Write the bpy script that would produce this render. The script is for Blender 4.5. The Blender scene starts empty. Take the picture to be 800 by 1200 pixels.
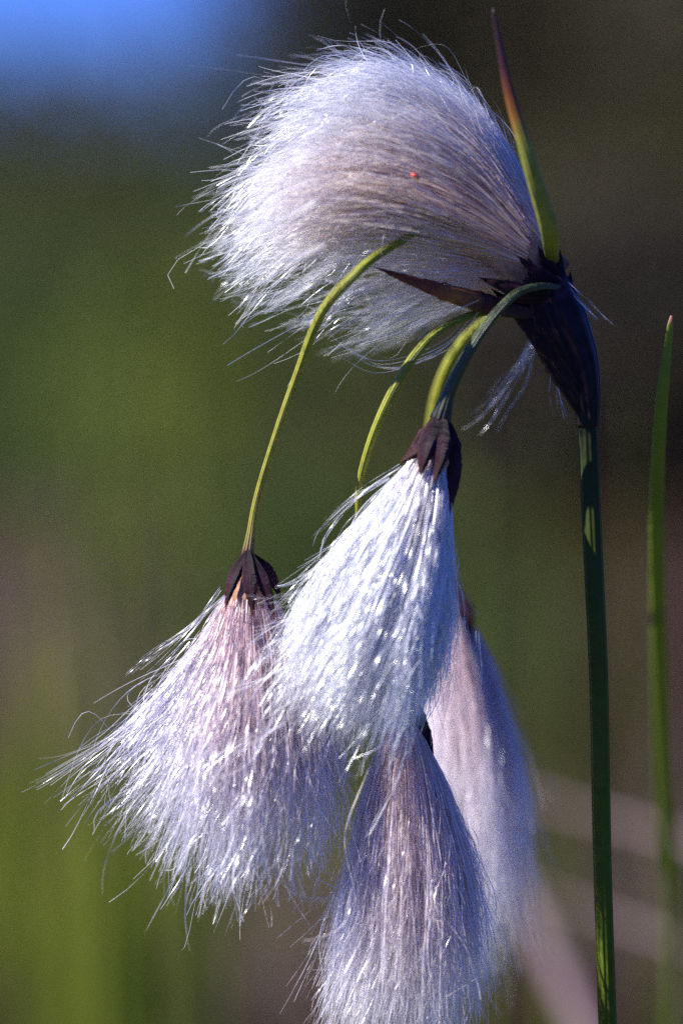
import bpy, math
import numpy as np
from mathutils import Vector, Matrix

rng = np.random.default_rng(11)
R = math.radians
sc = bpy.context.scene
COL = sc.collection

# ------------------------------------------------------------------ camera
D0 = 0.45                       # focus distance, metres
MM = 0.0001                     # one photo pixel at the focus plane = 0.1 mm
CAM = np.array([0.0, -D0, 0.50])
PITCH = R(-5.75)
cam_d = bpy.data.cameras.new('camera')
cam = bpy.data.objects.new('camera', cam_d)
COL.objects.link(cam)
cam.location = CAM
cam.rotation_euler = (R(90) + PITCH, 0, 0)
cam_d.sensor_fit = 'VERTICAL'
cam_d.sensor_height = 36
cam_d.sensor_width = 24
cam_d.lens = 36 * D0 / 0.12
cam_d.clip_start = 0.02
cam_d.clip_end = 2000
cam_d.dof.use_dof = True
cam_d.dof.focus_distance = D0
cam_d.dof.aperture_fstop = 8.0
sc.camera = cam
ROT = np.array(cam.rotation_euler.to_matrix())


def P(px, py, d=0.0):
    """photo pixel (800 x 1200) at d millimetres behind the focus plane -> world"""
    px = np.asarray(px, float); py = np.asarray(py, float); d = np.asarray(d, float) * 0.001
    k = (D0 + d) / D0
    v = np.stack(np.broadcast_arrays((px - 400) * MM * k, (600 - py) * MM * k, -(D0 + d)), -1)
    return v @ ROT.T + CAM


def GP(px, dist, z=0.0):
    """ground point in the vertical plane through photo column px, at a distance from the camera"""
    return np.array([(px - 400) * MM / D0 * dist, CAM[1] + dist, z])


# ------------------------------------------------------------------ materials
def mat(name):
    m = bpy.data.materials.new(name)
    m.use_nodes = True
    nt = m.node_tree
    nt.nodes.clear()
    out = nt.nodes.new('ShaderNodeOutputMaterial')
    return m, nt, out


def N(nt, t, **kw):
    n = nt.nodes.new(t)
    for k, v in kw.items():
        if k in n.inputs:
            n.inputs[k].default_value = v
        else:
            setattr(n, k, v)
    return n


def ramp(nt, fac, stops):
    r = nt.nodes.new('ShaderNodeValToRGB')
    el = r.color_ramp.elements
    while len(el) > 1:
        el.remove(el[-1])
    el[0].position = stops[0][0]; el[0].color = (*stops[0][1], 1)
    for p, c in stops[1:]:
        e = el.new(p); e.color = (*c, 1)
    nt.links.new(fac, r.inputs[0])
    return r.outputs[0]


def plant_mat(name, stops, attr='along', rough=0.45, trans=0.35, noise=0.25, nscale=900, spec=0.4, bump=0.0, stripe=None):
    """leaf or stalk material: colour runs along the part (attribute), broken by noise"""
    m, nt, out = mat(name)
    L = nt.links.new
    a = N(nt, 'ShaderNodeAttribute', attribute_name=attr)
    tc = N(nt, 'ShaderNodeTexCoord')
    no = N(nt, 'ShaderNodeTexNoise', Scale=nscale, Detail=3.0)
    L(tc.outputs['Object'], no.inputs['Vector'])
    # jitter the position along the ramp a bit so that the bands are ragged
    mj = N(nt, 'ShaderNodeMath', operation='MULTIPLY_ADD')
    L(no.outputs['Fac'], mj.inputs[0]); mj.inputs[1].default_value = noise * 0.3
    ms = N(nt, 'ShaderNodeMath', operation='SUBTRACT')
    L(a.outputs['Fac'], ms.inputs[0]); ms.inputs[1].default_value = noise * 0.15
    L(ms.outputs[0], mj.inputs[2])
    c = ramp(nt, mj.outputs[0], stops)
    hv = N(nt, 'ShaderNodeHueSaturation')
    mr = N(nt, 'ShaderNodeMapRange')
    L(no.outputs['Fac'], mr.inputs[0])
    mr.inputs[1].default_value = 0.3; mr.inputs[2].default_value = 0.7
    mr.inputs[3].default_value = 1 - noise; mr.inputs[4].default_value = 1 + noise
    L(mr.outputs[0], hv.inputs['Value']); L(c, hv.inputs['Color'])
    b = N(nt, 'ShaderNodeBsdfPrincipled', Roughness=rough)
    b.inputs['Specular IOR Level'].default_value = spec
    if stripe:
        ea = N(nt, 'ShaderNodeAttribute', attribute_name='across')
        er = ramp(nt, ea.outputs['Fac'], [(0.0, (1, 1, 1)), (0.10, (0, 0, 0)), (0.46, (0, 0, 0)), (0.5, (.5, .5, .5)), (0.54, (0, 0, 0)), (0.90, (0, 0, 0)), (1.0, (1, 1, 1))])
        em = N(nt, 'ShaderNodeMix'); em.data_type = 'RGBA'
        L(er, em.inputs['Factor']); L(hv.outputs[0], em.inputs[6]); em.inputs[7].default_value = (*stripe, 1)
        L(em.outputs[2], b.inputs['Base Color'])
    else:
        L(hv.outputs[0], b.inputs['Base Color'])
    if bump:
        u = N(nt, 'ShaderNodeAttribute', attribute_name='across')
        w = N(nt, 'ShaderNodeMath', operation='SINE')
        w0 = N(nt, 'ShaderNodeMath', operation='MULTIPLY'); w0.inputs[1].default_value = 70.0
        L(u.outputs['Fac'], w0.inputs[0]); L(w0.outputs[0], w.inputs[0])
        bp = N(nt, 'ShaderNodeBump', Strength=bump, Distance=0.00008)
        L(w.outputs[0], bp.inputs['Height']); L(bp.outputs[0], b.inputs['Normal'])
    if trans > 0:
        t = N(nt, 'ShaderNodeBsdfTranslucent')
        L(hv.outputs[0], t.inputs['Color'])
        mx = N(nt, 'ShaderNodeMixShader'); mx.inputs[0].default_value = trans
        L(b.outputs[0], mx.inputs[1]); L(t.outputs[0], mx.inputs[2])
        L(mx.outputs[0], out.inputs[0])
    else:
        L(b.outputs[0], out.inputs[0])
    return m


def cotton_mat(name, tip=(0.90, 0.935, 0.995), root=(0.80, 0.50, 0.44), gloss=0.14, tl=0.55, reach=0.6):  # root tint stands in for warm light coming through the head
    m, nt, out = mat(name)
    L = nt.links.new
    a = N(nt, 'ShaderNodeAttribute', attribute_name='along')
    r = N(nt, 'ShaderNodeAttribute', attribute_name='rand')
    c = ramp(nt, a.outputs['Fac'], [(0.0, root), (reach * 0.5, tuple(0.5 * (x + y) for x, y in zip(root, tip))), (reach, tip)])
    hv = N(nt, 'ShaderNodeHueSaturation')
    mr = N(nt, 'ShaderNodeMapRange'); mr.inputs[3].default_value = 0.82; mr.inputs[4].default_value = 1.08
    L(r.outputs['Fac'], mr.inputs[0]); L(mr.outputs[0], hv.inputs['Value']); L(c, hv.inputs['Color'])
    d = N(nt, 'ShaderNodeBsdfDiffuse'); t = N(nt, 'ShaderNodeBsdfTranslucent')
    wm = N(nt, 'ShaderNodeMix'); wm.data_type = 'RGBA'; wm.blend_type = 'MULTIPLY'; wm.inputs['Factor'].default_value = 1
    wm.inputs[7].default_value = (1.0, 0.94, 0.92, 1)
    L(hv.outputs[0], wm.inputs[6])
    L(hv.outputs[0], d.inputs[0]); L(wm.outputs[2], t.inputs[0])
    g = N(nt, 'ShaderNodeBsdfGlossy', Roughness=0.33)
    g.inputs['Color'].default_value = (0.95, 0.97, 1, 1)
    m1 = N(nt, 'ShaderNodeMixShader'); m1.inputs[0].default_value = tl
    L(d.outputs[0], m1.inputs[1]); L(t.outputs[0], m1.inputs[2])
    m2 = N(nt, 'ShaderNodeMixShader'); m2.inputs[0].default_value = gloss
    L(m1.outputs[0], m2.inputs[1]); L(g.outputs[0], m2.inputs[2])
    L(m2.outputs[0], out.inputs[0])
    return m


# ------------------------------------------------------------------ mesh helpers
def link(name, me, parent=None, m=None):
    o = bpy.data.objects.new(name, me)
    COL.objects.link(o)
    if parent is not None:
        o.parent = parent
        o.matrix_parent_inverse = Matrix.Identity(4)
        o.location = -ORG.get(parent.name, Vector((0, 0, 0)))
    if m:
        me.materials.append(m)
    return o


ORG = {}                        # world place of the Empties (parts are stored in world coordinates)


def tag(o, label=None, cat=None, group=None, kind=None):
    for k, v in (('label', label), ('category', cat), ('group', group), ('kind', kind)):
        if v:
            o[k] = v
    return o


def thing(name, loc, label, cat, group=None):
    o = bpy.data.objects.new(name, None)
    COL.objects.link(o)
    o.empty_display_size = 0.01
    o.location = Vector([float(c) for c in loc])
    ORG[o.name] = o.location.copy()
    return tag(o, label, cat, group)


def part_origin(o):
    ORG[o.name] = Vector((0, 0, 0))


def mesh_from(verts, faces, attrs=None, smooth=True, name='mesh'):
    """verts (n,3); faces (m,k) all of the same size; attrs: dict of point float arrays"""
    me = bpy.data.meshes.new(name)
    verts = np.asarray(verts, np.float32).reshape(-1, 3)
    faces = np.asarray(faces, np.int32)
    k = faces.shape[1]
    me.vertices.add(len(verts)); me.vertices.foreach_set('co', verts.ravel())
    me.loops.add(faces.size); me.loops.foreach_set('vertex_index', faces.ravel())
    me.polygons.add(len(faces))
    me.polygons.foreach_set('loop_start', np.arange(0, faces.size, k, dtype=np.int32))
    me.polygons.foreach_set('loop_total', np.full(len(faces), k, np.int32))
    me.polygons.foreach_set('use_smooth', np.full(len(faces), smooth))
    for n, a in (attrs or {}).items():
        at = me.attributes.new(n, 'FLOAT', 'POINT')
        at.data.foreach_set('value', np.asarray(a, np.float32).ravel())
    me.update(calc_edges=True)
    return me


def ribbons(pts, w, tw0, tws, rnd, along):
    """pts (n,s,3) centre lines -> twisted flat ribbons, w (n,s) half widths"""
    n, s, _ = pts.shape
    T = np.gradient(pts, axis=1)
    T /= np.linalg.norm(T, axis=2, keepdims=True) + 1e-12
    ref = np.array([0.12, 1.0, 0.07])
    a = np.cross(T, ref); a /= np.linalg.norm(a, axis=2, keepdims=True) + 1e-12
    b = np.cross(T, a)
    ph = tw0[:, None] + tws[:, None] * np.linspace(0, 1, s)[None]
    side = np.cos(ph)[..., None] * a + np.sin(ph)[..., None] * b
    v = np.stack([pts - side * w[..., None], pts + side * w[..., None]], 2)   # n,s,2,3
    i = (np.arange(n)[:, None] * s + np.arange(s - 1)[None]) * 2
    f = np.stack([i, i + 1, i + 3, i + 2], -1).reshape(-1, 4)
    al = np.repeat(along.reshape(-1), 2)
    rr = np.repeat(np.repeat(rnd, s), 2)
    return v.reshape(-1, 3), f, {'along': al, 'rand': rr}


def tube(ctrl, rad, seg=40, sides=14, flat=1.0, name='tube', ref=(0, 1, 0), cap=True):
    """smooth tapered tube through ctrl world points; rad = list of (t, r metres); flat squashes the depth"""
    ctrl = np.asarray(ctrl, float)
    c = spline(ctrl, seg)
    T = np.gradient(c, axis=0); T /= np.linalg.norm(T, axis=1, keepdims=True)
    a = np.cross(T, np.array(ref, float)); a /= np.linalg.norm(a, axis=1, keepdims=True)
    b = np.cross(T, a)
    t = np.linspace(0, 1, seg)
    r = np.interp(t, [q[0] for q in rad], [q[1] for q in rad])
    th = np.linspace(0, 2 * np.pi, sides, endpoint=False)
    v = c[:, None] + r[:, None, None] * (np.cos(th)[None, :, None] * a[:, None] + flat * np.sin(th)[None, :, None] * b[:, None])
    idx = np.arange(seg)[:, None] * sides + np.arange(sides)[None]
    nx = np.roll(idx, -1, axis=1)
    f = np.stack([idx[:-1], nx[:-1], nx[1:], idx[1:]], -1).reshape(-1, 4)
    v = v.reshape(-1, 3)
    al = np.repeat(t, sides); ac = np.tile(np.linspace(0, 1, sides, endpoint=False), seg)
    if cap:
        v = np.vstack([v, c[0], c[-1]])
        al = np.append(al, [0, 1]); ac = np.append(ac, [0, 0])
        k0, k1 = len(v) - 2, len(v) - 1
        f0 = np.stack([np.full(sides, k0), nx[0], idx[0], idx[0]], -1)[:, :3]
        f1 = np.stack([np.full(sides, k1), idx[-1], nx[-1]], -1)
        tri = np.vstack([f0, f1])
        quad_t = np.vstack([f[:, [0, 1, 2]], f[:, [0, 2, 3]]])
        f = np.vstack([quad_t, tri])
    return mesh_from(v, f, {'along': al, 'across': ac}, True, name)


def spline(ctrl, n):
    """Catmull-Rom through control points (chord parametrised), n samples"""
    c = np.asarray(ctrl, float)
    c = np.vstack([2 * c[0] - c[1], c, 2 * c[-1] - c[-2]])
    m = len(c) - 3
    u = np.linspace(0, m, n); k = np.minimum(u.astype(int), m - 1); f = (u - k)[:, None]
    p0, p1, p2, p3 = c[k], c[k + 1], c[k + 2], c[k + 3]
    return 0.5 * ((2 * p1) + (-p0 + p2) * f + (2 * p0 - 5 * p1 + 4 * p2 - p3) * f ** 2 + (-p0 + 3 * p1 - 3 * p2 + p3) * f ** 3)


def join(meshes, name):
    """several generated meshes -> one, keeping the float attributes"""
    V, F, A, off = [], [], {}, 0
    names = set()
    for me in meshes:
        names |= {a.name for a in me.attributes if a.data_type == 'FLOAT' and a.domain == 'POINT'}
    for me in meshes:
        n = len(me.vertices); co = np.zeros(n * 3, np.float32); me.vertices.foreach_get('co', co)
        V.append(co.reshape(-1, 3))
        li = np.zeros(len(me.loops), np.int32); me.loops.foreach_get('vertex_index', li)
        k = me.polygons[0].loop_total
        fa = li.reshape(-1, k)
        if k == 4:
            fa = np.vstack([fa[:, [0, 1, 2]], fa[:, [0, 2, 3]]])
        F.append(fa + off); off += n
        for a in names:
            x = np.zeros(n, np.float32)
            if a in me.attributes:
                me.attributes[a].data.foreach_get('value', x)
            A.setdefault(a, []).append(x)
        bpy.data.meshes.remove(me)
    return mesh_from(np.vstack(V), np.vstack(F), {a: np.concatenate(x) for a, x in A.items()}, True, name)


def scale_leaf(base, tip, width, bulge, d0, d1, cup=0.35, curve=(0, 0), thick=0.00012, name='scale', back=False, peak=0.42):
    """one lanceolate bract / flower scale: cupped leaf shape with thickness. pixels + mm depths"""
    S, K = 40, 11
    bulge = bulge * 0.6
    t = np.linspace(0, 1, S)
    bx, by = base; tx, ty = tip
    L = math.hypot(tx - bx, ty - by)
    ux, uy = (tx - bx) / L, (ty - by) / L
    nx, ny = -uy, ux
    # width profile, pointed at the tip
    w = width * (1 + rng.normal(0, 0.05, S) * (t > 0.3)) * (np.clip(t / peak, 0, 1) ** 0.7 * 0.7 + 0.3) * np.where(t < peak, 1, np.clip(1 - ((t - peak) / (1 - peak)) ** 1.5, 0, 1))
    w = np.maximum(w, 0.4)
    off = curve[0] * np.sin(np.pi * t) + curve[1] * t ** 2
    cx = bx + ux * L * t + nx * off; cy = by + uy * L * t + ny * off
    s = np.linspace(-1, 1, K)
    px = cx[:, None] + nx * w[:, None] * s[None]; py = cy[:, None] + ny * w[:, None] * s[None]
    dd = (d0 + (d1 - d0) * t)[:, None] - bulge * np.sin(np.pi * np.clip(t * 1.1, 0, 1))[:, None] * (1 if not back else -1) \
        + (cup * w[:, None] * 0.1 * s[None] ** 2) * (1 if not back else -1)
    V = P(px, py, dd).reshape(-1, 3)
    V2 = P(px, py, dd + thick * 1000).reshape(-1, 3)
    n = len(V)
    i = (np.arange(S - 1)[:, None] * K + np.arange(K - 1)[None])
    f = np.stack([i, i + 1, i + K + 1, i + K], -1).reshape(-1, 4)
    g = f[:, ::-1] + n
    e1 = np.arange(S - 1) * K
    fl = np.stack([e1, e1 + K, e1 + K + n, e1 + n], -1)
    e2 = e1 + K - 1
    fr = np.stack([e2, e2 + n, e2 + K + n, e2 + K], -1)
    al = np.repeat(t, K); ac = np.tile((s + 1) / 2, S)
    return mesh_from(np.vstack([V, V2]), np.vstack([f, g, fl, fr]),
                     {'along': np.tile(al, 2), 'across': np.tile(ac, 2)}, True, name)


# ------------------------------------------------------------------ the tufts
def tuft_points(guides, n, depth, mid_d, seg=22, start=(0.0, 0.22), end=(0.6, 1.0), clumps=90, clump=0.75,
                wave=6.0, stray=0.06, vpow=None, base_depth=6.0, jit=8.0, stray_amp=30.0, tpow=0.6, curl=7.0, dskew=0.0, cdrift=1.8):
    """centre lines of n bristles. guides: (g, k, 2) pixel poly-lines ordered across the tuft"""
    G = np.array([spline(np.array(g, float), 60) for g in guides])      # g,60,2
    g = len(G)
    def sample(v, t):
        v = np.clip(v, 0, 1) * (g - 1)
        k = np.minimum(v.astype(int), g - 2); f = v - k
        tt = np.clip(t, 0, 1.15) * 59
        j = np.minimum(tt.astype(int), 58); h = tt - j
        a = G[k, j] * (1 - h)[..., None] + G[k, j + 1] * h[..., None]
        b = G[k + 1, j] * (1 - h)[..., None] + G[k + 1, j + 1] * h[..., None]
        return a * (1 - f)[..., None] + b * f[..., None]
    th = rng.uniform(0, 2 * np.pi, n)
    rr = np.sqrt(rng.uniform(0.0, 1, n)) ** 0.9
    v = 0.5 + 0.5 * rr * np.cos(th)
    if vpow is not None:
        v = np.interp(v, *vpow)
    z = rr * np.sin(th)
    # clump centres
    cth = rng.uniform(0, 2 * np.pi, clumps); cr = np.sqrt(rng.uniform(0, 1, clumps))
    cv = 0.5 + 0.5 * cr * np.cos(cth); cz = cr * np.sin(cth)
    if vpow is not None:
        cv = np.interp(cv, *vpow)
    dist = (v[:, None] - cv[None]) ** 2 * 4 + (z[:, None] - cz[None]) ** 2
    ci = np.argmin(dist, 1)
    cl_len = rng.uniform(0.78, 1.08, clumps)
    cl_c = rng.normal(0, 1, (clumps, 3))
    t0 = rng.uniform(start[0], start[1], n)
    t1 = (end[0] + (end[1] - end[0]) * rng.uniform(0, 1, n) ** tpow) * cl_len[ci]
    s = np.linspace(0, 1, seg)
    T = t0[:, None] + (t1 - t0)[:, None] * s[None]
    amount = (clump * rng.uniform(0.2, 1.0, n))[:, None] * np.clip(T, 0, 1) ** 1.6
    V = v[:, None] * (1 - amount) + cv[ci][:, None] * amount
    Z = z[:, None] * (1 - amount) + cz[ci][:, None] * amount
    xy = sample(V, T)
    prof = base_depth + (depth - base_depth) * np.sin(np.clip(T, 0, 1) * np.pi * 0.5) ** 0.9
    dd = mid_d + dskew * np.clip(T, 0, 1) + prof * Z * np.sqrt(np.clip(1 - (2 * np.clip(V, 0, 1) - 1) ** 2 * 0.75, 0.1, 1))
    # individual drift + waves + clump drift
    unruly = np.where(rng.uniform(0, 1, n) < 0.25, 2.2, 0.8)[:, None]
    dr = rng.normal(0, 1, (n, 3)) * jit * unruly
    dr2 = cl_c[ci] * jit * cdrift
    q = T ** 1.7
    ph = rng.uniform(0, 6.28, (n, 2)); fr = rng.uniform(2.0, 6.5, (n, 2)); am = rng.gamma(1.3, 0.75, (n, 2)) * wave * unruly ** 0.5
    wv = np.sin(ph[:, None, :] + fr[:, None, :] * T[..., None] * 2.2) * am[:, None, :] * (T ** 1.2)[..., None]
    xy = xy + (dr[:, None, :2] + dr2[:, None, :2]) * q[..., None] + wv
    dd = dd + (dr[:, None, 2] + dr2[:, None, 2]) * q * 0.08 + wv[..., 0] * 0.07
    # every bristle curls its own way towards the tip
    cp = rng.uniform(0, 6.28, n); ck = rng.normal(0, 3.2, n); ca = rng.gamma(1.2, 1.0, n) * curl
    cq = (np.clip(T, 0, 1) ** 2.4) * ca[:, None]; cang = cp[:, None] + ck[:, None] * s[None]
    xy = xy + np.stack([np.cos(cang), np.sin(cang)], -1) * cq[..., None]
    dd = dd + np.sin(cang * 1.3 + 1) * cq * 0.08
    # strays that bend out of the mass
    st = rng.uniform(0, 1, n) < stray
    out = rng.normal(0, 1, (n, 3)) * stray_amp
    q2 = (s ** 2.2)[None] * st[:, None]
    xy = xy + out[:, None, :2] * q2[..., None]
    dd = dd + out[:, None, 2] * q2 * 0.12
    return P(xy[..., 0], xy[..., 1], dd), T + 0.8 * np.clip(0.5 - v, 0, 1)[:, None] * np.clip(T * 3, 0, 1)  # hairs on the first-guide side get less of the painted warm glow


def bristle_mesh(sets, name, w0=0.000033):
    ps, ts = [q[0] for q in sets], [q[1] for q in sets]
    wm = [q[2] if len(q) > 2 else 1.0 for q in sets]
    V, F, A, off = [], [], {'along': [], 'rand': []}, 0
    for pts, T, wk in zip(ps, ts, wm):
        n, s, _ = pts.shape
        u = np.linspace(0, 1, s)[None]
        w = wk * w0 * rng.uniform(0.55, 1.25, n)[:, None] * (1 - 0.5 * u ** 2)
        v, f, a = ribbons(pts, w, rng.uniform(0, 6.28, n), rng.normal(0, 6, n), rng.uniform(0, 1, n), T)
        V.append(v); F.append(f + off); off += len(v)
        A['along'].append(a['along']); A['rand'].append(a['rand'])
    return mesh_from(np.vstack(V), np.vstack(F), {k: np.concatenate(x) for k, x in A.items()}, True, name)


def loose(paths, depths, per=14, spread=3.0, seg=26, dspread=1.0):
    """hand laid wisps: every path a pixel poly-line, 'per' bristles near it"""
    out = []
    for pth, d in zip(paths, depths):
        c = spline(np.array([(x, y, (d if np.isscalar(d) else d[0] + (d[1] - d[0]) * k / (len(pth) - 1))) for k, (x, y) in enumerate(pth)], float), seg)
        for _ in range(per):
            q = np.linspace(0, 1, seg)[:, None]
            o = rng.normal(0, 1, 3) * np.array([spread, spread, dspread]) * (0.4 + q) + \
                np.sin(rng.uniform(0, 6.28, 3)[None] + q * rng.uniform(1, 6, 3)[None]) * np.array([spread, spread, dspread * .6]) * 0.7 * q
            e = max(4, int(seg * rng.uniform(0.8, 1.0)))
            cc = c + o
            k = np.linspace(0, e - 1, seg)
            cc = np.stack([np.interp(k, np.arange(seg), cc[:, j]) for j in range(3)], 1)
            out.append(P(cc[:, 0], cc[:, 1], cc[:, 2]))
    o = np.array(out)
    return o, np.tile(np.linspace(0.75, 1.1, seg)[None], (len(o), 1))


M_cotton = cotton_mat('cotton_bristle')
M_cotton_white = cotton_mat('cotton_bristle_white', root=(0.90, 0.84, 0.86), reach=0.4, gloss=0.18)
M_cotton_warm = cotton_mat('cotton_bristle_glow', root=(1.0, 0.70, 0.52), reach=0.9)  # peach glow of light inside the upper head, put into the root colour
M_cotton_back = cotton_mat('cotton_bristle_shade_lilac', tip=(0.86, 0.84, 0.90), root=(0.78, 0.60, 0.62), reach=0.7, gloss=0.06)  # the back head's lavender shade is put into the bristle colour
PURPLE = [(0.0, (0.020, 0.012, 0.020)), (0.5, (0.040, 0.014, 0.030)), (0.85, (0.075, 0.025, 0.032)), (1.0, (0.14, 0.05, 0.05))]
M_scale = plant_mat('purple_scale', PURPLE, rough=0.55, trans=0.12, noise=0.5, spec=0.15, bump=1.0, stripe=(0.09, 0.04, 0.04))
M_sheath = plant_mat('dark_sheath', [(0.0, (0.016, 0.014, 0.010)), (0.4, (0.016, 0.008, 0.014)), (1.0, (0.035, 0.014, 0.022))], rough=0.5, trans=0.03, noise=0.5, spec=0.1, bump=1.0, stripe=(0.10, 0.05, 0.04))
M_stem = plant_mat('green_stem', [(0.0, (0.085, 0.11, 0.012)), (0.6, (0.080, 0.105, 0.012)), (0.95, (0.025, 0.035, 0.012)), (1.0, (0.02, 0.018, 0.012))], rough=0.42, trans=0.0, noise=0.15, spec=0.05, bump=0.6)  # colour darkened towards the top for the shade of the heads
M_stalk = plant_mat('yellow_green_stalk', [(0.0, (0.24, 0.25, 0.035)), (0.5, (0.30, 0.31, 0.035)), (0.93, (0.26, 0.24, 0.035)), (1.0, (0.10, 0.05, 0.03))], rough=0.5, trans=0.15, noise=0.18, spec=0.3, bump=0.8)
M_bract = plant_mat('bract_green', [(0.0, (0.18, 0.08, 0.03)), (0.05, (0.22, 0.24, 0.045)), (0.58, (0.28, 0.29, 0.06)), (0.66, (0.30, 0.13, 0.03)), (0.74, (0.16, 0.045, 0.02)), (0.82, (0.05, 0.016, 0.02)), (1.0, (0.03, 0.012, 0.02))],
                    rough=0.45, trans=0.3, noise=0.16, spec=0.3, bump=0.5)
M_bract2 = plant_mat('bract_brown', [(0.0, (0.03, 0.012, 0.02)), (0.35, (0.06, 0.015, 0.018)), (0.5, (0.42, 0.16, 0.04)), (0.64, (0.22, 0.05, 0.025)), (1.0, (0.09, 0.02, 0.018))],
                     rough=0.4, trans=0.2, noise=0.3, spec=0.35, bump=0.5)
M_core = plant_mat('seed_core', [(0.0, (0.20, 0.08, 0.05)), (0.4, (0.62, 0.36, 0.25)), (1.0, (0.75, 0.5, 0.38))], rough=0.7, trans=0.3, noise=0.3, spec=0.1)  # nutlet peach, brightened to paint the glow inside the heads

# main plant
base = GP(735, D0 + 0.01)
plant = thing('cotton_grass', base, 'flowering cotton grass plant with white silky drooping seed heads on one dark green stem', 'cotton grass')
plant['kind'] = 'thing'
root_pt = P(735, 1700, 8)
stem_ctrl = [base, GP(733, D0 + 0.01, 0.18), P(722, 1500, 5), P(711, 1190, 2), P(705, 1000, 1), P(701, 800, 0), P(694, 640, 0), P(687, 480, 0)]
link('stem', tube(stem_ctrl, [(0, 0.0013), (0.5, 0.00108), (1, 0.0012)], 120, 20, name='stem'), plant, M_stem)

# dark sheath below the upper head: overlapping pointed bract bases round a swelling
sh = [tube([P(688, 500, 0), P(686, 470, 0), P(677, 425, 0), P(656, 380, 0), P(636, 340, 0), P(618, 312, 0)],
           [(0, 0.00138), (0.12, 0.0015), (0.35, 0.0022), (0.6, 0.0034), (0.8, 0.0034), (1, 0.0012)], 40, 22, name='s')]
for b, t, w, bu, da, db, cu in [
        ((690, 492), (656, 292), 24, 1.6, -0.8, -1.8, (-16, 0)),
        ((688, 490), (597, 345), 22, 1.5, -1.0, -2.6, (10, 0)),
        ((692, 470), (668, 318), 20, 0.8, -0.4, -0.6, (-14, 0)),
        ((686, 480), (615, 388), 13, 0.6, 0.5, 1.0, (4, 0)),
        ((690, 480), (640, 300), 22, 1.2, 1.4, 3.0, (-8, 0)),
        ((680, 455), (575, 338), 17, 1.2, -2.0, -2.4, (8, 0)),
        ((675, 440), (618, 300), 20, 1.5, -2.0, -3.2, (-4, 0))]:
    sh.append(scale_leaf(b, t, w, bu, da, db, curve=cu, name='s'))
link('sheath', join(sh, 'sheath'), plant, M_sheath)

# bracts
ub = [(648, 310), (645, 290), (643, 268), (630, 224), (615, 172), (598, 115), (587, 65), (577, 10)]
link('bract', tube([P(x, y, -1.0 - 12 * math.sin(min(1, k / 5) * 1.57)) for k, (x, y) in enumerate(ub)],
                   [(0, 0.0007), (0.12, 0.00085), (0.3, 0.00108), (0.55, 0.00085), (0.7, 0.00066), (0.87, 0.0004), (0.98, 0.0002), (1, 0.0001)], 60, 12, 0.45, name='bract'), plant, M_bract)['label'] = 'upright green bract with a brown withered tip'
bb = scale_leaf((640, 372), (436, 312), 12.5, 0.6, -2.6, -6.0, cup=0.5, curve=(-5, 0), name='bract', peak=0.35)
link('bract', bb, plant, M_bract2)['label'] = 'long pointed maroon bract along the underside of the upper head'


def stalk(ctrl, rad, parent, m=M_stalk, ref=(0, 1, 0)):
    return link('stalk', tube([P(*c) for c in ctrl], rad, 70, 14, name='stalk', ref=ref), parent, m)


def head(sets, label, m, w0=0.000033):
    o = link('seed_head', bristle_mesh(sets, 'bristles', w0), plant, m)
    o['label'] = label
    ORG[o.name] = Vector((0, 0, 0))
    return o


def sub(name, me, parent, m):
    o = bpy.data.objects.new(name, me)
    COL.objects.link(o); o.parent = parent
    me.materials.append(m)
    return o


def core(pts, rad, parent):
    return sub('seed_core', tube([P(*p) for p in pts], rad, 24, 16, name='core'), parent, M_core)


def scales(lst, parent):
    for b, t, w, bu, da, db, cu in lst:
        sub('scale', scale_leaf(b, t, w, bu, da, db, curve=cu, name='scale'), parent, M_scale)


# --- upper head
GA = [[(650, 292), (612, 205), (565, 135), (505, 88), (425, 46)],
      [(648, 297), (592, 200), (525, 130), (445, 88), (345, 72)],
      [(646, 302), (575, 215), (488, 155), (398, 128), (285, 160)],
      [(642, 308), (562, 245), (465, 205), (362, 195), (258, 222)],
      [(640, 314), (560, 280), (462, 250), (350, 250), (243, 292)],
      [(636, 322), (560, 305), (465, 290), (362, 300), (266, 350)],
      [(630, 334), (565, 330), (490, 330), (405, 348), (322, 388)],
      [(622, 346), (575, 350), (515, 365), (450, 392), (380, 420)]]
A = tuft_points(GA[:6], 6400, 9.5, 2.0, start=(0.0, 0.25), end=(0.35, 0.91), clumps=75, clump=0.96, wave=10, stray=0.05, jit=7, curl=10, tpow=0.85,
                vpow=([0, 0.5, 0.85, 1], [0, 0.42, 0.78, 1]), base_depth=3.0, stray_amp=16)
A2 = tuft_points(GA[4:], 750, 12, 5.0, curl=16, start=(0.0, 0.3), end=(0.4, 0.98), clumps=26, clump=0.92, wave=15, stray=0.15, jit=6, tpow=0.8, base_depth=3.0, stray_amp=22)
A3 = tuft_points(GA[1:6], 1100, 12, -2.0, start=(0.3, 0.6), end=(0.7, 0.97), clumps=36, clump=0.85, wave=14, stray=0.2, jit=8, base_depth=3.0, stray_amp=20)
GX = [[(648, 295), (565, 155), (475, 92), (405, 76), (345, 112)],
      [(645, 300), (550, 190), (450, 132), (362, 140), (290, 198)],
      [(642, 308), (540, 232), (430, 190), (335, 208), (262, 268)],
      [(640, 314), (540, 268), (430, 240), (335, 262), (256, 312)],
      [(636, 322), (545, 298), (440, 285), (350, 312), (282, 362)]]
A4 = tuft_points(GX, 3000, 8.5, -1.5, start=(0.05, 0.55), end=(0.6, 0.95), clumps=42, clump=0.95, wave=11, stray=0.12, jit=8, base_depth=3.0, stray_amp=22)
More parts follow.
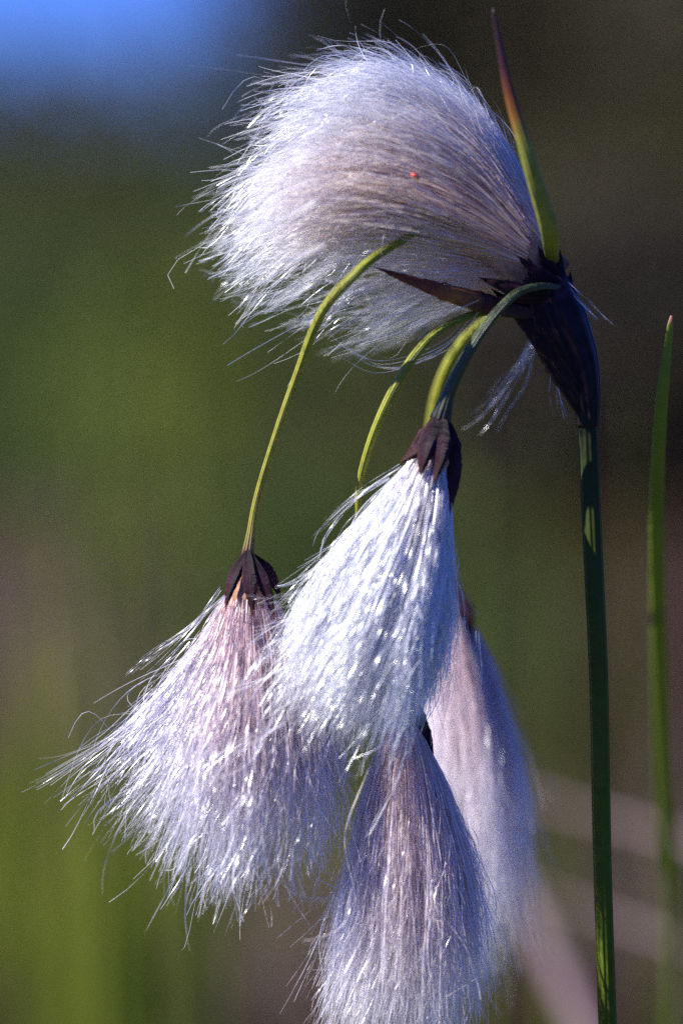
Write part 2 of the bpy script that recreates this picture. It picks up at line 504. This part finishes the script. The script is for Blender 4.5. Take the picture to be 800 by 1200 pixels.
locks = loose([[(600, 345), (520, 360), (450, 395), (372, 424)], [(580, 335), (500, 345), (440, 380), (400, 398)], [(380, 290), (320, 310), (280, 325), (266, 348)],
               [(370, 235), (300, 275), (262, 285), (240, 300)], [(400, 300), (340, 345), (300, 355), (270, 345)], [(360, 190), (310, 200), (280, 218)],
               [(420, 330), (370, 375), (335, 385)]],
              [20, 16, -12, -14, 16, -10, 8], per=18, spread=6.5)
wisps = loose([[(628, 395), (600, 440), (572, 475), (532, 503)], [(622, 400), (606, 440), (580, 470), (556, 512)], [(650, 440), (655, 465), (662, 490)],
               [(560, 352), (500, 378), (440, 398), (368, 424)], [(540, 330), (480, 345), (410, 372), (340, 366)],
               [(600, 345), (520, 350), (470, 345), (420, 372)], [(560, 360), (520, 405), (450, 428), (405, 408), (380, 385)],
               [(660, 330), (685, 360), (704, 382)]],
              [14, 12, 4, -4, 8, 10, -2, -1.5], per=6, spread=6)
hA = head([A, (*A2, 1.3), (*A3, 1.4), (*A4, 1.3), locks, wisps], 'upper head blown out to the left in a broad white plume', M_cotton_warm)
core([(652, 330, 1), (610, 300, 1), (560, 272, 1), (500, 255, 1)], [(0, 0.0026), (0.3, 0.0036), (0.7, 0.003), (1, 0.0006)], hA)
scales([((655, 330), (606, 300), 8, 1.0, -3.0, -4.5, (-4, 0)), ((650, 345), (560, 325), 10, 1.0, -3.5, -5, (-4, 0)),
        ((655, 322), (630, 288), 7, 0.8, -2.0, -2.6, (-3, 0)), ((650, 350), (575, 352), 9, 1.0, -3.0, -4, (4, 0))], hA)

# --- left head
GB = [[(268, 690), (236, 742), (198, 790), (150, 845), (84, 908)],
      [(273, 690), (252, 765), (218, 838), (180, 905), (132, 975)],
      [(281, 690), (266, 780), (240, 872), (214, 960), (180, 1045)],
      [(290, 690), (285, 790), (270, 890), (258, 975), (244, 1062)],
      [(300, 690), (310, 790), (318, 890), (318, 980), (308, 1062)],
      [(312, 692), (342, 780), (366, 870), (380, 950), (382, 1035)],
      [(322, 700), (362, 765), (395, 840), (412, 910), (414, 985)]]
Bt = tuft_points(GB, 3900, 8.0, 0.5, clumps=70, clump=0.93, wave=9, stray=0.07, jit=6, curl=13, tpow=0.9, end=(0.35, 0.97), base_depth=2.5, stray_amp=18)
wB = loose([[(265, 700), (225, 770), (150, 850), (70, 905), (26, 928)], [(262, 700), (222, 772), (150, 848), (75, 900), (22, 930)], [(262, 700), (215, 742), (175, 770), (140, 802)],
            [(258, 690), (225, 735), (190, 770), (152, 800)],
            [(320, 840), (290, 895), (215, 925), (150, 960)], [(305, 770), (275, 808), (222, 825)], [(330, 850), (280, 880), (200, 898)],
            [(295, 860), (240, 900), (180, 960), (150, 985)], [(340, 980), (345, 1045), (390, 1055), (420, 1052)], [(290, 930), (262, 970), (240, 985)]],
           [-3, -3.5, -2, 1, -10, -10, -11, -10, 6, -11], per=5, spread=3.0)
B2 = tuft_points(GB, 1300, 9, -1.5, start=(0.15, 0.5), end=(0.6, 1.0), clumps=30, clump=0.9, wave=13, stray=0.15, jit=8, base_depth=3.0, stray_amp=24)
hB = head([Bt, (*B2, 1.5), wB], 'left head spreading into a loose fan', cotton_mat('cotton_bristle_pink_glow', tip=(0.86, 0.85, 0.94), root=(0.82, 0.58, 0.56), reach=0.85, gloss=0.18))  # pink root paints the light shining through this head
core([(290, 668, 0), (292, 720, 0), (294, 780, 0)], [(0, 0.0012), (0.3, 0.0024), (1, 0.0006)], hB)
scales([((290, 646), (264, 714), 8, 1.2, -0.6, -2.8, (4, 0)), ((290, 646), (322, 726), 8, 1.2, -0.6, -2.8, (-4, 0)),
        ((290, 645), (296, 722), 9, 1.4, -0.8, -3.4, (0, 0)), ((291, 648), (270, 700), 8, 1.0, 0.8, 2.4, (4, 0)),
        ((291, 648), (330, 704), 8, 1.0, 0.6, 1.5, (-6, 0))], hB)
stalk([(642, 330, 6), (600, 285, 8), (560, 268, 0), (505, 266, -3.5), (465, 285, -5.5), (425, 313, -10), (378, 365, -8), (348, 440, -4), (320, 520, -2), (300, 590, 0), (290, 652, 0)],
      [(0, 0.0006), (0.3, 0.0004), (0.45, 0.0005), (0.55, 0.0006), (0.8, 0.00042), (0.95, 0.00048), (1, 0.0008)], hB)

# --- middle head
GC = [[(488, 528), (440, 585), (398, 640), (362, 695), (336, 755)],
      [(493, 528), (450, 598), (406, 668), (368, 738), (328, 815)],
      [(500, 530), (468, 610), (430, 695), (392, 775), (352, 852)],
      [(508, 532), (488, 618), (462, 706), (434, 788), (402, 868)],
      [(516, 535), (506, 625), (492, 708), (470, 788), (444, 868)],
      [(523, 540), (519, 628), (512, 708), (496, 780), (474, 850)],
      [(529, 548), (529, 628), (527, 698), (518, 760), (500, 812)]]
Ct = tuft_points(GC, 10500, 8.0, -4.0, clumps=75, clump=0.85, wave=7, tpow=0.85, curl=9, stray=0.05, jit=5, end=(0.6, 1.0), base_depth=2.0, stray_amp=22, dskew=-1.0)
wC = loose([[(470, 545), (425, 575), (385, 620), (372, 655)], [(455, 560), (420, 578), (390, 600), (352, 632)],
            [(380, 660), (345, 680), (318, 692)], [(365, 690), (320, 700), (285, 698)], [(360, 720), (318, 735), (270, 750)],
            [(350, 740), (300, 775), (262, 830)], [(355, 770), (300, 800), (225, 822)], [(335, 800), (300, 860), (245, 905), (200, 900)],
            [(470, 800), (475, 880), (440, 960), (425, 985)], [(560, 740), (562, 800), (545, 830), (520, 860)]],
           [-4, -4, -6, -7, -7, -9, -9, -8, -8, 4], per=4, spread=3.4)
C2 = tuft_points(GC, 1300, 9, -5.0, start=(0.1, 0.5), end=(0.7, 1.0), clumps=40, clump=0.85, wave=9, stray=0.15, jit=7, base_depth=2.5, stray_amp=20)
hC = head([Ct, (*C2, 1.7), wC], 'middle head hanging nearest the lens, sunlit on its left side', M_cotton_white)
core([(515, 510, -4), (505, 560, -4), (490, 620, -4)], [(0, 0.0012), (0.3, 0.0022), (1, 0.0006)], hC)
scales([((516, 484), (468, 543), 13, 1.0, -4.6, -6.0, (-7, 0)), ((518, 484), (526, 604), 12, 1.0, -4.4, -5.4, (-8, 0)),
        ((516, 486), (492, 560), 12, 1.2, -4.8, -7.4, (4, 0)), ((519, 486), (508, 566), 11, 1.0, -5.0, -7.2, (-4, 0)),
        ((517, 486), (480, 560), 12, 1.0, -3.4, -2.4, (-4, 0)), ((519, 486), (533, 570), 11, 1.0, -3.4, -2.6, (-4, 0))], hC)
stalk([(668, 338, 1), (652, 336, -3.0), (628, 336, -5.5), (602, 346, -6.5), (572, 378, -6.5), (546, 418, -6), (528, 455, -5), (516, 492, -4)],
      [(0, 0.0001), (0.1, 0.0003), (0.25, 0.0004), (0.6, 0.00062), (0.9, 0.0008), (1, 0.0013)], hC,
      plant_mat('green_stalk', [(0, (0.10, 0.13, 0.05)), (0.5, (0.08, 0.11, 0.05)), (0.9, (0.04, 0.06, 0.035)), (1, (0.03, 0.02, 0.02))], rough=0.45, trans=0.1, noise=0.2, bump=1.0))

# --- lower head (hidden top)
GD = [[(452, 850), (424, 935), (408, 1020), (396, 1110), (374, 1205)],
      [(460, 848), (444, 935), (430, 1030), (418, 1122), (400, 1220)],
      [(468, 846), (464, 938), (458, 1030), (452, 1130), (440, 1232)],
      [(478, 846), (488, 938), (494, 1030), (494, 1130), (488, 1236)],
      [(487, 850), (510, 928), (526, 1018), (534, 1110), (536, 1215)],
      [(495, 860), (528, 930), (552, 1008), (566, 1088), (572, 1165)]]
Dt = tuft_points(GD, 4300, 8.5, 4.0, tpow=0.9, clumps=55, clump=0.9, wave=10, stray=0.06, jit=7, end=(0.6, 1.0), base_depth=2.5, stray_amp=26, dskew=-3)
wD = loose([[(500, 1000), (535, 1060), (560, 1110), (570, 1165)], [(410, 1040), (395, 1085), (345, 1105)], [(440, 1100), (390, 1110), (338, 1104)],
            [(430, 900), (400, 980), (410, 1060), (385, 1130)]], [-2, -10, 12, -6], per=3, spread=4)
D3 = tuft_points(GD, 1500, 7, 1.0, start=(0.0, 0.05), end=(0.4, 1.0), clumps=40, clump=0.8, wave=8, stray=0.05, jit=6, base_depth=3.2, stray_amp=16)
D2 = tuft_points(GD, 900, 10, 1.0, start=(0.1, 0.5), end=(0.7, 1.0), clumps=30, clump=0.8, wave=10, stray=0.15, jit=7, base_depth=3.0, stray_amp=22)
hD = head([Dt, D3, (*D2, 1.4), wD], 'lower head hanging to the bottom edge below the middle head', cotton_mat('cotton_bristle_rose_glow', tip=(0.95, 0.92, 0.95), root=(0.95, 0.74, 0.68), reach=1.0, gloss=0.12))  # rose root paints warm transmitted light
core([(474, 838, 3), (474, 890, 3), (474, 950, 3)], [(0, 0.0012), (0.3, 0.0022), (1, 0.0006)], hD)
scales([((478, 812), (497, 880), 9, 1.0, 2.4, 0.6, (-4, 0)), ((474, 815), (466, 868), 8, 1.0, 2.2, 1.0, (2, 0)),
        ((476, 815), (486, 885), 9, 1.0, 2.2, 0.4, (0, 0)), ((477, 818), (508, 895), 8, 0.8, 3.0, 1.8, (-4, 0))], hD)
stalk([(640, 345, 2), (590, 362, 0), (545, 372, -3), (500, 400, -5), (462, 455, -5), (432, 525, -3), (420, 590, 2), (432, 680, 8), (460, 770, 6), (475, 830, 3)],
      [(0, 0.0003), (0.3, 0.0005), (0.42, 0.0006), (0.55, 0.0005), (0.7, 0.0004), (1, 0.0006)], hD)

# --- back head (out of focus)
GE = [[(514, 706), (500, 800), (488, 900), (486, 1000), (494, 1090)],
      [(521, 700), (518, 800), (518, 900), (522, 1000), (532, 1120)],
      [(528, 698), (540, 790), (550, 890), (560, 990), (566, 1120)],
      [(535, 702), (560, 780), (580, 868), (592, 960), (598, 1080)],
      [(541, 710), (572, 770), (595, 850), (608, 940), (614, 1030)]]
Et = tuft_points(GE, 4200, 10, 32.0, clumps=34, clump=0.85, wave=9, stray=0.06, jit=6, end=(0.6, 1.0), base_depth=2.5, stray_amp=26)
hE = head([Et], 'soft focused head behind, on the right of the cluster', M_cotton_back)
core([(526, 690, 32), (530, 740, 32), (536, 800, 32)], [(0, 0.0012), (0.3, 0.0022), (1, 0.0006)], hE)
scales([((526, 680), (516, 760), 12, 1.2, 31, 28, (2, 0)), ((526, 680), (552, 756), 12, 1.2, 31, 29, (-4, 0)),
        ((526, 680), (534, 770), 12, 1.2, 31, 28, (0, 0))], hE)
stalk([(645, 345, 8), (610, 358, 12), (575, 372, 15), (540, 405, 20), (515, 455, 25), (505, 520, 29), (510, 600, 32), (526, 690, 32)],
      [(0, 0.0005), (0.4, 0.0008), (0.6, 0.0008), (1, 0.0006)], hE)

# tiny red speck caught on the upper head
sp = tube([P(480, 204, -10.6), P(486, 206, -10.8), P(491, 210, -10.6)], [(0, 0.0001), (0.3, 0.00026), (0.7, 0.0002), (1, 0.00012)], 10, 10, name='speck')
o = link('red_speck', sp, None, plant_mat('red_speck', [(0, (0.75, 0.10, 0.05)), (1, (0.7, 0.12, 0.08))], trans=0, noise=0.1, rough=0.3))
tag(o, 'tiny red speck caught in the silky hairs of the upper seed head', 'speck')


# ------------------------------------------------------------------ sharp grass blade on the right
def blade_thing(ctrl_w, rad, label, m, flat=0.35, group=None, name='grass_blade'):
    o = link(name, tube(ctrl_w, rad, 60, 10, flat, name=name), None, m)
    return tag(o, label, 'grass blade', group)


M_blade = plant_mat('grass_green', [(0, (0.16, 0.21, 0.03)), (0.9, (0.20, 0.28, 0.035)), (0.985, (0.22, 0.28, 0.05)), (0.995, (0.5, 0.18, 0.16)), (1, (0.6, 0.3, 0.3))], noise=0.1, trans=0.35)
blade_thing([GP(800, D0 + 0.20), P(790, 1300, 130), P(781, 1000, 85), P(772, 760, 42), P(769, 600, 20), P(774, 480, 6), P(786, 370, 0)],
            [(0, 0.0011), (0.5, 0.0010), (0.75, 0.00085), (0.88, 0.0007), (0.99, 0.00035), (1, 0.00012)],
            'single upright green grass blade at the right edge, its pinkish tip in focus', M_blade)


# ------------------------------------------------------------------ ground
def ground_height(x, y):
    d = np.hypot(x, y + D0)
    far = np.clip((d - 3) / 10, 0, 1)
    return (0.05 * np.sin(x * 1.3 + 0.7) * np.cos(y * 0.9) + 0.03 * np.sin(x * 3.1 + y * 2.3)) * np.clip((d - 0.8) / 1.5, 0, 1) \
        + 0.12 * np.sin(x * 0.21 + 1) * np.sin(y * 0.17) * far


xs = np.sign(np.linspace(-1, 1, 161)) * np.abs(np.linspace(-1, 1, 161)) ** 3.2 * 900
ys = xs.copy()
X, Y = np.meshgrid(xs, ys, indexing='ij')
Z = ground_height(X, Y)
i = (np.arange(160)[:, None] * 161 + np.arange(160)[None])
gf = np.stack([i, i + 161, i + 162, i + 1], -1).reshape(-1, 4)
gm, nt, out = mat('bog_ground')
Lk = nt.links.new
tc = N(nt, 'ShaderNodeTexCoord')
n1 = N(nt, 'ShaderNodeTexNoise', Scale=0.9, Detail=5.0, Roughness=0.6)
n2 = N(nt, 'ShaderNodeTexNoise', Scale=14.0, Detail=4.0)
Lk(tc.outputs['Object'], n1.inputs['Vector']); Lk(tc.outputs['Object'], n2.inputs['Vector'])
c1 = ramp(nt, n1.outputs['Fac'], [(0.30, (0.035, 0.022, 0.018)), (0.45, (0.055, 0.062, 0.018)), (0.58, (0.06, 0.085, 0.018)), (0.72, (0.10, 0.065, 0.05))])
hv = N(nt, 'ShaderNodeHueSaturation'); Lk(c1, hv.inputs['Color'])
mr = N(nt, 'ShaderNodeMapRange'); mr.inputs[3].default_value = 0.5; mr.inputs[4].default_value = 1.5
Lk(n2.outputs['Fac'], mr.inputs[0]); Lk(mr.outputs[0], hv.inputs['Value'])
bs = N(nt, 'ShaderNodeBsdfPrincipled', Roughness=0.95); bs.inputs['Specular IOR Level'].default_value = 0.1
Lk(hv.outputs[0], bs.inputs['Base Color'])
bp = N(nt, 'ShaderNodeBump', Strength=0.8, Distance=0.03); Lk(n2.outputs['Fac'], bp.inputs['Height']); Lk(bp.outputs[0], bs.inputs['Normal'])
Lk(bs.outputs[0], out.inputs[0])
g = link('ground', mesh_from(np.stack([X, Y, Z], -1).reshape(-1, 3), gf, None, True, 'ground'), None, gm)
tag(g, kind='structure')


# ------------------------------------------------------------------ vegetation behind (stuff)
def tussocks(name, spots, label, cat, stops, n_per=90, width=0.0035, noise=0.25, trans=0.35, tall=()):
    """spots: (x, y, radius, height, lean_x). Grass-like blades rising from the ground in tufts"""
    P_, W_, T_, Rn = [], [], [], []
    seg = 7
    s = np.linspace(0, 1, seg)
    for sp_ in list(spots) + list(tall):
        x, y, r, h, lx = sp_[:5]; spr = sp_[5] if len(sp_) > 5 else 1.0
        n = n_per if len(sp_) < 6 else 8
        a = rng.uniform(0, 6.28, n); q = np.sqrt(rng.uniform(0, 1, n)) * r
        bx = x + np.cos(a) * q; by = y + np.sin(a) * q
        bz = ground_height(bx, by)
        hh = h * rng.uniform(0.55, 1.05, n)
        ox = np.cos(a) * q / max(r, 1e-6) * 0.35 * hh * spr + lx * hh + rng.normal(0, 0.12, n) * hh * spr
        oy = np.sin(a) * q / max(r, 1e-6) * 0.35 * hh * spr + rng.normal(0, 0.12, n) * hh * spr
        px = bx[:, None] + ox[:, None] * s[None] ** 1.8
        py = by[:, None] + oy[:, None] * s[None] ** 1.8
        pz = bz[:, None] + hh[:, None] * (s[None] - 0.12 * s[None] ** 3)
        P_.append(np.stack([px, py, pz], -1)); Rn.append(rng.uniform(0, 1, n))
        W_.append(width * rng.uniform(0.6, 1.3, n)[:, None] * (1 - 0.85 * s[None] ** 1.5))
        T_.append(np.tile(s[None], (n, 1)))
    pts = np.concatenate(P_); w = np.concatenate(W_); T = np.concatenate(T_); rn = np.concatenate(Rn)
    v, f, a = ribbons(pts, w, rng.uniform(0, 6.28, len(pts)), rng.normal(0, 1.0, len(pts)), rn, T)
    m = plant_mat(name, stops, attr='rand', noise=noise, nscale=30, trans=trans, rough=0.6, spec=0.2)
    return tag(link(name, mesh_from(v, f, a, True, name), None, m), label, cat, kind='stuff')


def leafy(name, clumps, label, cat, stops, n_per=500, leaf=0.02, trans=0.3):
    """clumps: (x, y, z, rx, ry, rz): twiggy masses of small leaves"""
    V, F, A, off = [], [], [], 0
    for (x, y, z, rx, ry, rz) in clumps:
        n = n_per
        d = rng.normal(0, 1, (n, 3)); d /= np.linalg.norm(d, axis=1, keepdims=True)
        c = d * (rng.uniform(0.15, 1, n) ** 0.5)[:, None] * np.array([rx, ry, rz]) * (1 + 0.25 * np.sin(d[:, :1] * 7 + x * 3) * np.cos(d[:, 2:] * 6 + y)) + np.array([x, y, z])
        u = rng.normal(0, 1, (n, 3)); u /= np.linalg.norm(u, axis=1, keepdims=True)
        w = np.cross(u, rng.normal(0, 1, (n, 3))); w /= np.linalg.norm(w, axis=1, keepdims=True)
        l = leaf * rng.uniform(0.6, 1.4, n)[:, None]
        q = np.stack([c - u * l, c + w * l * 0.45, c + u * l, c - w * l * 0.45], 1)
        V.append(q.reshape(-1, 3)); F.append(np.arange(n * 4).reshape(-1, 4) + off); off += n * 4
        A.append(np.repeat(rng.uniform(0, 1, n), 4))
        # a few woody stems down to the ground
        for _ in range(6):
            gz = float(ground_height(np.array(x), np.array(y)))
            a0 = np.array([x, y, gz - 0.02]); a1 = np.array([x + rng.normal(0, rx * .5), y + rng.normal(0, ry * .5), z + rng.uniform(0, rz)])
            sd = np.array([0.006, 0.006, 0]) * max(1, rz)
            V.append(np.array([a0 - sd, a0 + sd, a1 + sd * .4, a1 - sd * .4])); F.append(np.arange(4)[None] + off); off += 4
            A.append(np.zeros(4))
    m = plant_mat(name, stops, attr='rand', noise=0.3, nscale=12, trans=trans, rough=0.6, spec=0.2)
    return tag(link(name, mesh_from(np.vstack(V), np.vstack(F), {'rand': np.concatenate(A)}, False, name), None, m), label, cat, kind='stuff')


def gxy(px, dist):
    p = GP(px, dist); return p[0], p[1]


GREEN = [(0, (0.022, 0.038, 0.008)), (0.5, (0.040, 0.062, 0.010)), (1, (0.065, 0.088, 0.014))]
BRIGHT = [(0, (0.11, 0.15, 0.010)), (1, (0.20, 0.22, 0.018))]
OLIVE = [(0, (0.025, 0.024, 0.008)), (0.5, (0.045, 0.045, 0.010)), (1, (0.07, 0.065, 0.012))]
MAUVE = [(0, (0.07, 0.035, 0.045)), (0.5, (0.12, 0.068, 0.08)), (1, (0.20, 0.13, 0.13))]
RUST = [(0, (0.035, 0.010, 0.008)), (1, (0.07, 0.025, 0.015))]


def region(px, py):
    """which plant cover grows where the bog is seen at this photo pixel"""
    px += rng.normal(0, 25); py += rng.normal(0, 25) - 120
    u = rng.uniform()
    px = max(px, -50) if px > -450 else px; px = min(px, 850) if px < 1250 else px; py = min(py, 1185)
    if not (-60 < px < 860):
        return rng.choice(['green', 'olive', 'mauve', 'bright'], p=[.5, .25, .15, .1])
    if py < 330:
        if px < 330: return 'green' if u < .75 else 'olive'
        if px < 560: return 'olive' if u < .6 else 'green'
        return 'olive' if u < .8 else 'mauve'
    if py < 600:
        if 60 < px < 190 and u < .55: return 'bright'
        if px < 300: return 'green'
        if px < 620: return 'green' if u < .45 else 'olive'
        return 'rust' if u < .7 else 'olive'
    if py < 860:
        if px < 130: return 'mauve' if py < 760 or u < .3 else 'olive'
        if px < 180 and py > 740: return 'bright' if u < .5 else 'green'
        if px < 560: return 'green'
        if px < 640: return 'olive'
        if px < 740: return 'rust' if u < .5 else 'olive'
        return 'rust' if u < .6 else 'mauve'
    if px < 110: return 'bright' if 880 < py < 1130 else 'olive'
    if px < 190: return 'mauve' if u < .55 else 'olive'
    if px < 330: return 'mauve' if py > 950 else ('green' if u < .5 else 'olive')
    if px < 410: return 'bright'
    if px < 600: return 'rust' if py > 1090 else 'olive'
    return 'mauve' if u < .75 else 'olive'


cover = {k: [] for k in ('green', 'bright', 'olive', 'mauve', 'rust')}
for _ in range(2600):
    px = rng.uniform(-350, 1150); py = 130 + 1230 * rng.uniform() ** 0.8
    ang = -PITCH + math.atan((py - 600) * MM / D0)
    d = 0.47 / math.tan(ang)
    if d > 28: continue
    x, y = gxy(px, d)
    k = region(px, py)
    cover[k].append((x, y, 0.022 * d + 0.01, (0.022 * d + 0.03) * rng.uniform(0.6, 1.5), 0.1))
tussocks('meadow_grass', cover['green'], 'out of focus green meadow grass filling the ground behind the plant', 'grass', GREEN, n_per=60, width=0.005)
tussocks('bright_grass', cover['bright'] + [(*gxy(115, 1.15), 0.008, 0.42, -0.01, 0.2)] * 2 + [(*gxy(160, 1.3), 0.008, 0.36, 0.02, 0.25), (*gxy(60, 1.4), 0.008, 0.30, 0.0, 0.25), (*gxy(300, 1.3), 0.006, 0.34, 0.02, 0.25)],
         'soft yellow green grass glowing at the left and lower left', 'grass', BRIGHT, n_per=70, width=0.005)
tussocks('brown_sedge', cover['olive'] + [(*gxy(230, 1.5), 0.008, 0.34, 0.02, 0.3), (*gxy(570, 1.3), 0.008, 0.40, 0.03, 0.3), (*gxy(655, 1.2), 0.008, 0.42, 0.0, 0.25), (*gxy(745, 1.2), 0.006, 0.44, 0.02, 0.2)],
         'olive brown sedge blurred behind the plant', 'sedge', OLIVE, n_per=60, width=0.005)
tussocks('heather', cover['mauve'], 'mauve brown heathery patches blurred behind the plant', 'heather', MAUVE, n_per=90, width=0.006)
tussocks('rusty_moss', cover['rust'], 'dark reddish brown bog plants blurred at the right and bottom', 'moss', RUST, n_per=70, width=0.006)

DARK = [(0, (0.010, 0.007, 0.006)), (0.6, (0.022, 0.015, 0.010)), (1, (0.03, 0.032, 0.012))]  # shade of the right side is put into this near-black brown
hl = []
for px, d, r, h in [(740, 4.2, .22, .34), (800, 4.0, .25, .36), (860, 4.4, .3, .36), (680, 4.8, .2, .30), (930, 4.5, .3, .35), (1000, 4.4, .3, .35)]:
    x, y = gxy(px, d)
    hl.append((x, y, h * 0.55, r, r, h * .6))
leafy('shade_dark_scrub', hl, 'blurred scrub at the right edge, its shade put into dark brown leaves', 'scrub', DARK, n_per=2500, leaf=0.016)

# far scrub along the horizon, with a gap towards the sky at the left
FAR = [(0, (0.022, 0.026, 0.014)), (0.5, (0.05, 0.046, 0.022)), (1, (0.10, 0.08, 0.045))]
hl = []
for px in range(-900, 1700, 45):
    d = rng.uniform(17, 26)
    h = rng.uniform(0.3, 0.5) if px < 320 else rng.uniform(1.7, 2.5)
    if px < -500: h = 1.2
    x, y = gxy(px, d)
    hl.append((x, y, h * 0.5, 0.6, 0.6, h * 0.55))
hs = [(*gxy(p, rng.uniform(15, 20)), 0.62, 0.6, 0.6, rng.uniform(0.2, 0.6)) for p in range(-700, 330, 50)]
leafy('distant_scrub', hs, 'thin scrub breaking into the blue sky at the upper left', 'scrub', [(0, (0.03, 0.04, 0.03)), (1, (0.06, 0.07, 0.04))], n_per=120, leaf=0.06)
leafy('distant_wood', hl, 'dark distant scrub and trees dissolving below the blue sky', 'wood', FAR, n_per=1400, leaf=0.07)

# blurred single stems standing a little behind the plant
M_straw = plant_mat('straw', [(0, (0.15, 0.10, 0.10)), (1, (0.20, 0.14, 0.14))], noise=0.2, trans=0.2)
def dead(a, b, r, label):
    p0, p1 = P(*a), P(*b)
    dirn = (p0 - p1); 
    k = (p0[2] - 0.0) / max(1e-6, -(dirn[2])) if dirn[2] < 0 else 0
    foot = p0 + dirn * k
    if np.linalg.norm(foot - p0) > 0.6: foot = p0 + dirn / np.linalg.norm(dirn) * 0.6
    blade = link('dead_stalk', tube([foot, 0.5 * (foot + p0), p0, 0.5 * (p0 + p1), p1], [(0, r), (0.7, r), (1, r * 0.4)], 40, 8, 0.6, name='dead_stalk'), None, M_straw)
    tag(blade, label, 'dead stalk', 'bleached dead stalks blurred behind the stem')
dead((692, 1225, 250), (585, 985, 350), 0.0022, 'broadest bleached stalk leaning up to the left in the lower right corner')
dead((850, 1000, 260), (590, 925, 340), 0.0010, 'bleached stalk lying almost level, uppermost at the lower right')
dead((860, 1130, 230), (600, 1035, 340), 0.0009, 'bleached stalk lying almost level, below the other one at the lower right')

M_soft = plant_mat('soft_green', [(0, (0.10, 0.15, 0.015)), (1, (0.16, 0.20, 0.02))], noise=0.1)
for k, (px, top, d, lean, r, lab) in enumerate([
        (105, 330, 480, 6, 0.0030, 'broad blurred green blade standing at the left behind the plant'),
        (560, 560, 420, -10, 0.0022, 'faint blurred green blade just right of the middle seed head'),
        (640, 500, 500, 10, 0.0025, 'faint blurred green blade directly left of the stem'),
        (172, 430, 380, 4, 0.0016, 'thin blurred green blade standing between the broad one and the left stalk'),
        (238, 300, 620, -6, 0.0022, 'dim blurred green blade rising behind the long left stalk'),
        (742, 470, 300, 8, 0.0012, 'thin blurred green blade between the stem and the sharp blade at the right edge'),
        (45, 520, 600, -5, 0.002, 'faint blurred green blade near the left edge')]):
    tipp = P(px, top, d); foot = GP(px + lean * 3, D0 + d * 0.001)
    blade_thing([foot, 0.5 * (foot + tipp) + np.array([0.004, 0, 0.01]), tipp], [(0, r), (0.6, r), (1, r * 0.15)], lab, M_soft,
                group='blurred grass blades behind the plant')

# ------------------------------------------------------------------ light
SUN_EL, SUN_AZ = R(39), R(-101)          # azimuth measured clockwise from +Y (away from the camera): from the left
sdir = Vector((math.sin(SUN_AZ) * math.cos(SUN_EL), math.cos(SUN_AZ) * math.cos(SUN_EL), math.sin(SUN_EL)))
sl = bpy.data.lights.new('sun', 'SUN'); sl.energy = 5.0; sl.angle = R(0.5); sl.color = (1.0, 0.96, 0.91)
so = bpy.data.objects.new('sun', sl); COL.objects.link(so)
so.rotation_euler = (-sdir).to_track_quat('-Z', 'Y').to_euler()
w = bpy.data.worlds.new('World'); sc.world = w; w.use_nodes = True
nt = w.node_tree; nt.nodes.clear()
wo = nt.nodes.new('ShaderNodeOutputWorld'); bg = nt.nodes.new('ShaderNodeBackground')
sky = nt.nodes.new('ShaderNodeTexSky'); sky.sky_type = 'NISHITA'; sky.sun_disc = False
sky.sun_elevation = SUN_EL; sky.sun_rotation = SUN_AZ
sky.air_density = 1.0; sky.dust_density = 0.0; sky.ozone_density = 6.0; sky.altitude = 1500
mx = nt.nodes.new('ShaderNodeMix'); mx.data_type = 'RGBA'; mx.blend_type = 'MULTIPLY'; mx.inputs['Factor'].default_value = 1
mx.inputs[7].default_value = (0.26, 0.50, 1.60, 1)
nt.links.new(sky.outputs[0], mx.inputs[6]); nt.links.new(mx.outputs[2], bg.inputs[0])
bg.inputs[1].default_value = 0.05
nt.links.new(bg.outputs[0], wo.inputs[0])

sc.view_settings.view_transform = 'Standard'; sc.view_settings.look = 'None'
sc.view_settings.exposure = 1.28; sc.view_settings.gamma = 1; sc.view_settings.use_curve_mapping = False
sc.render.engine = 'CYCLES'
cy = sc.cycles
cy.max_bounces = 16; cy.diffuse_bounces = 10; cy.transmission_bounces = 14; cy.glossy_bounces = 4; cy.transparent_max_bounces = 8
cy.use_denoising = False
cy.caustics_reflective = False; cy.caustics_refractive = False
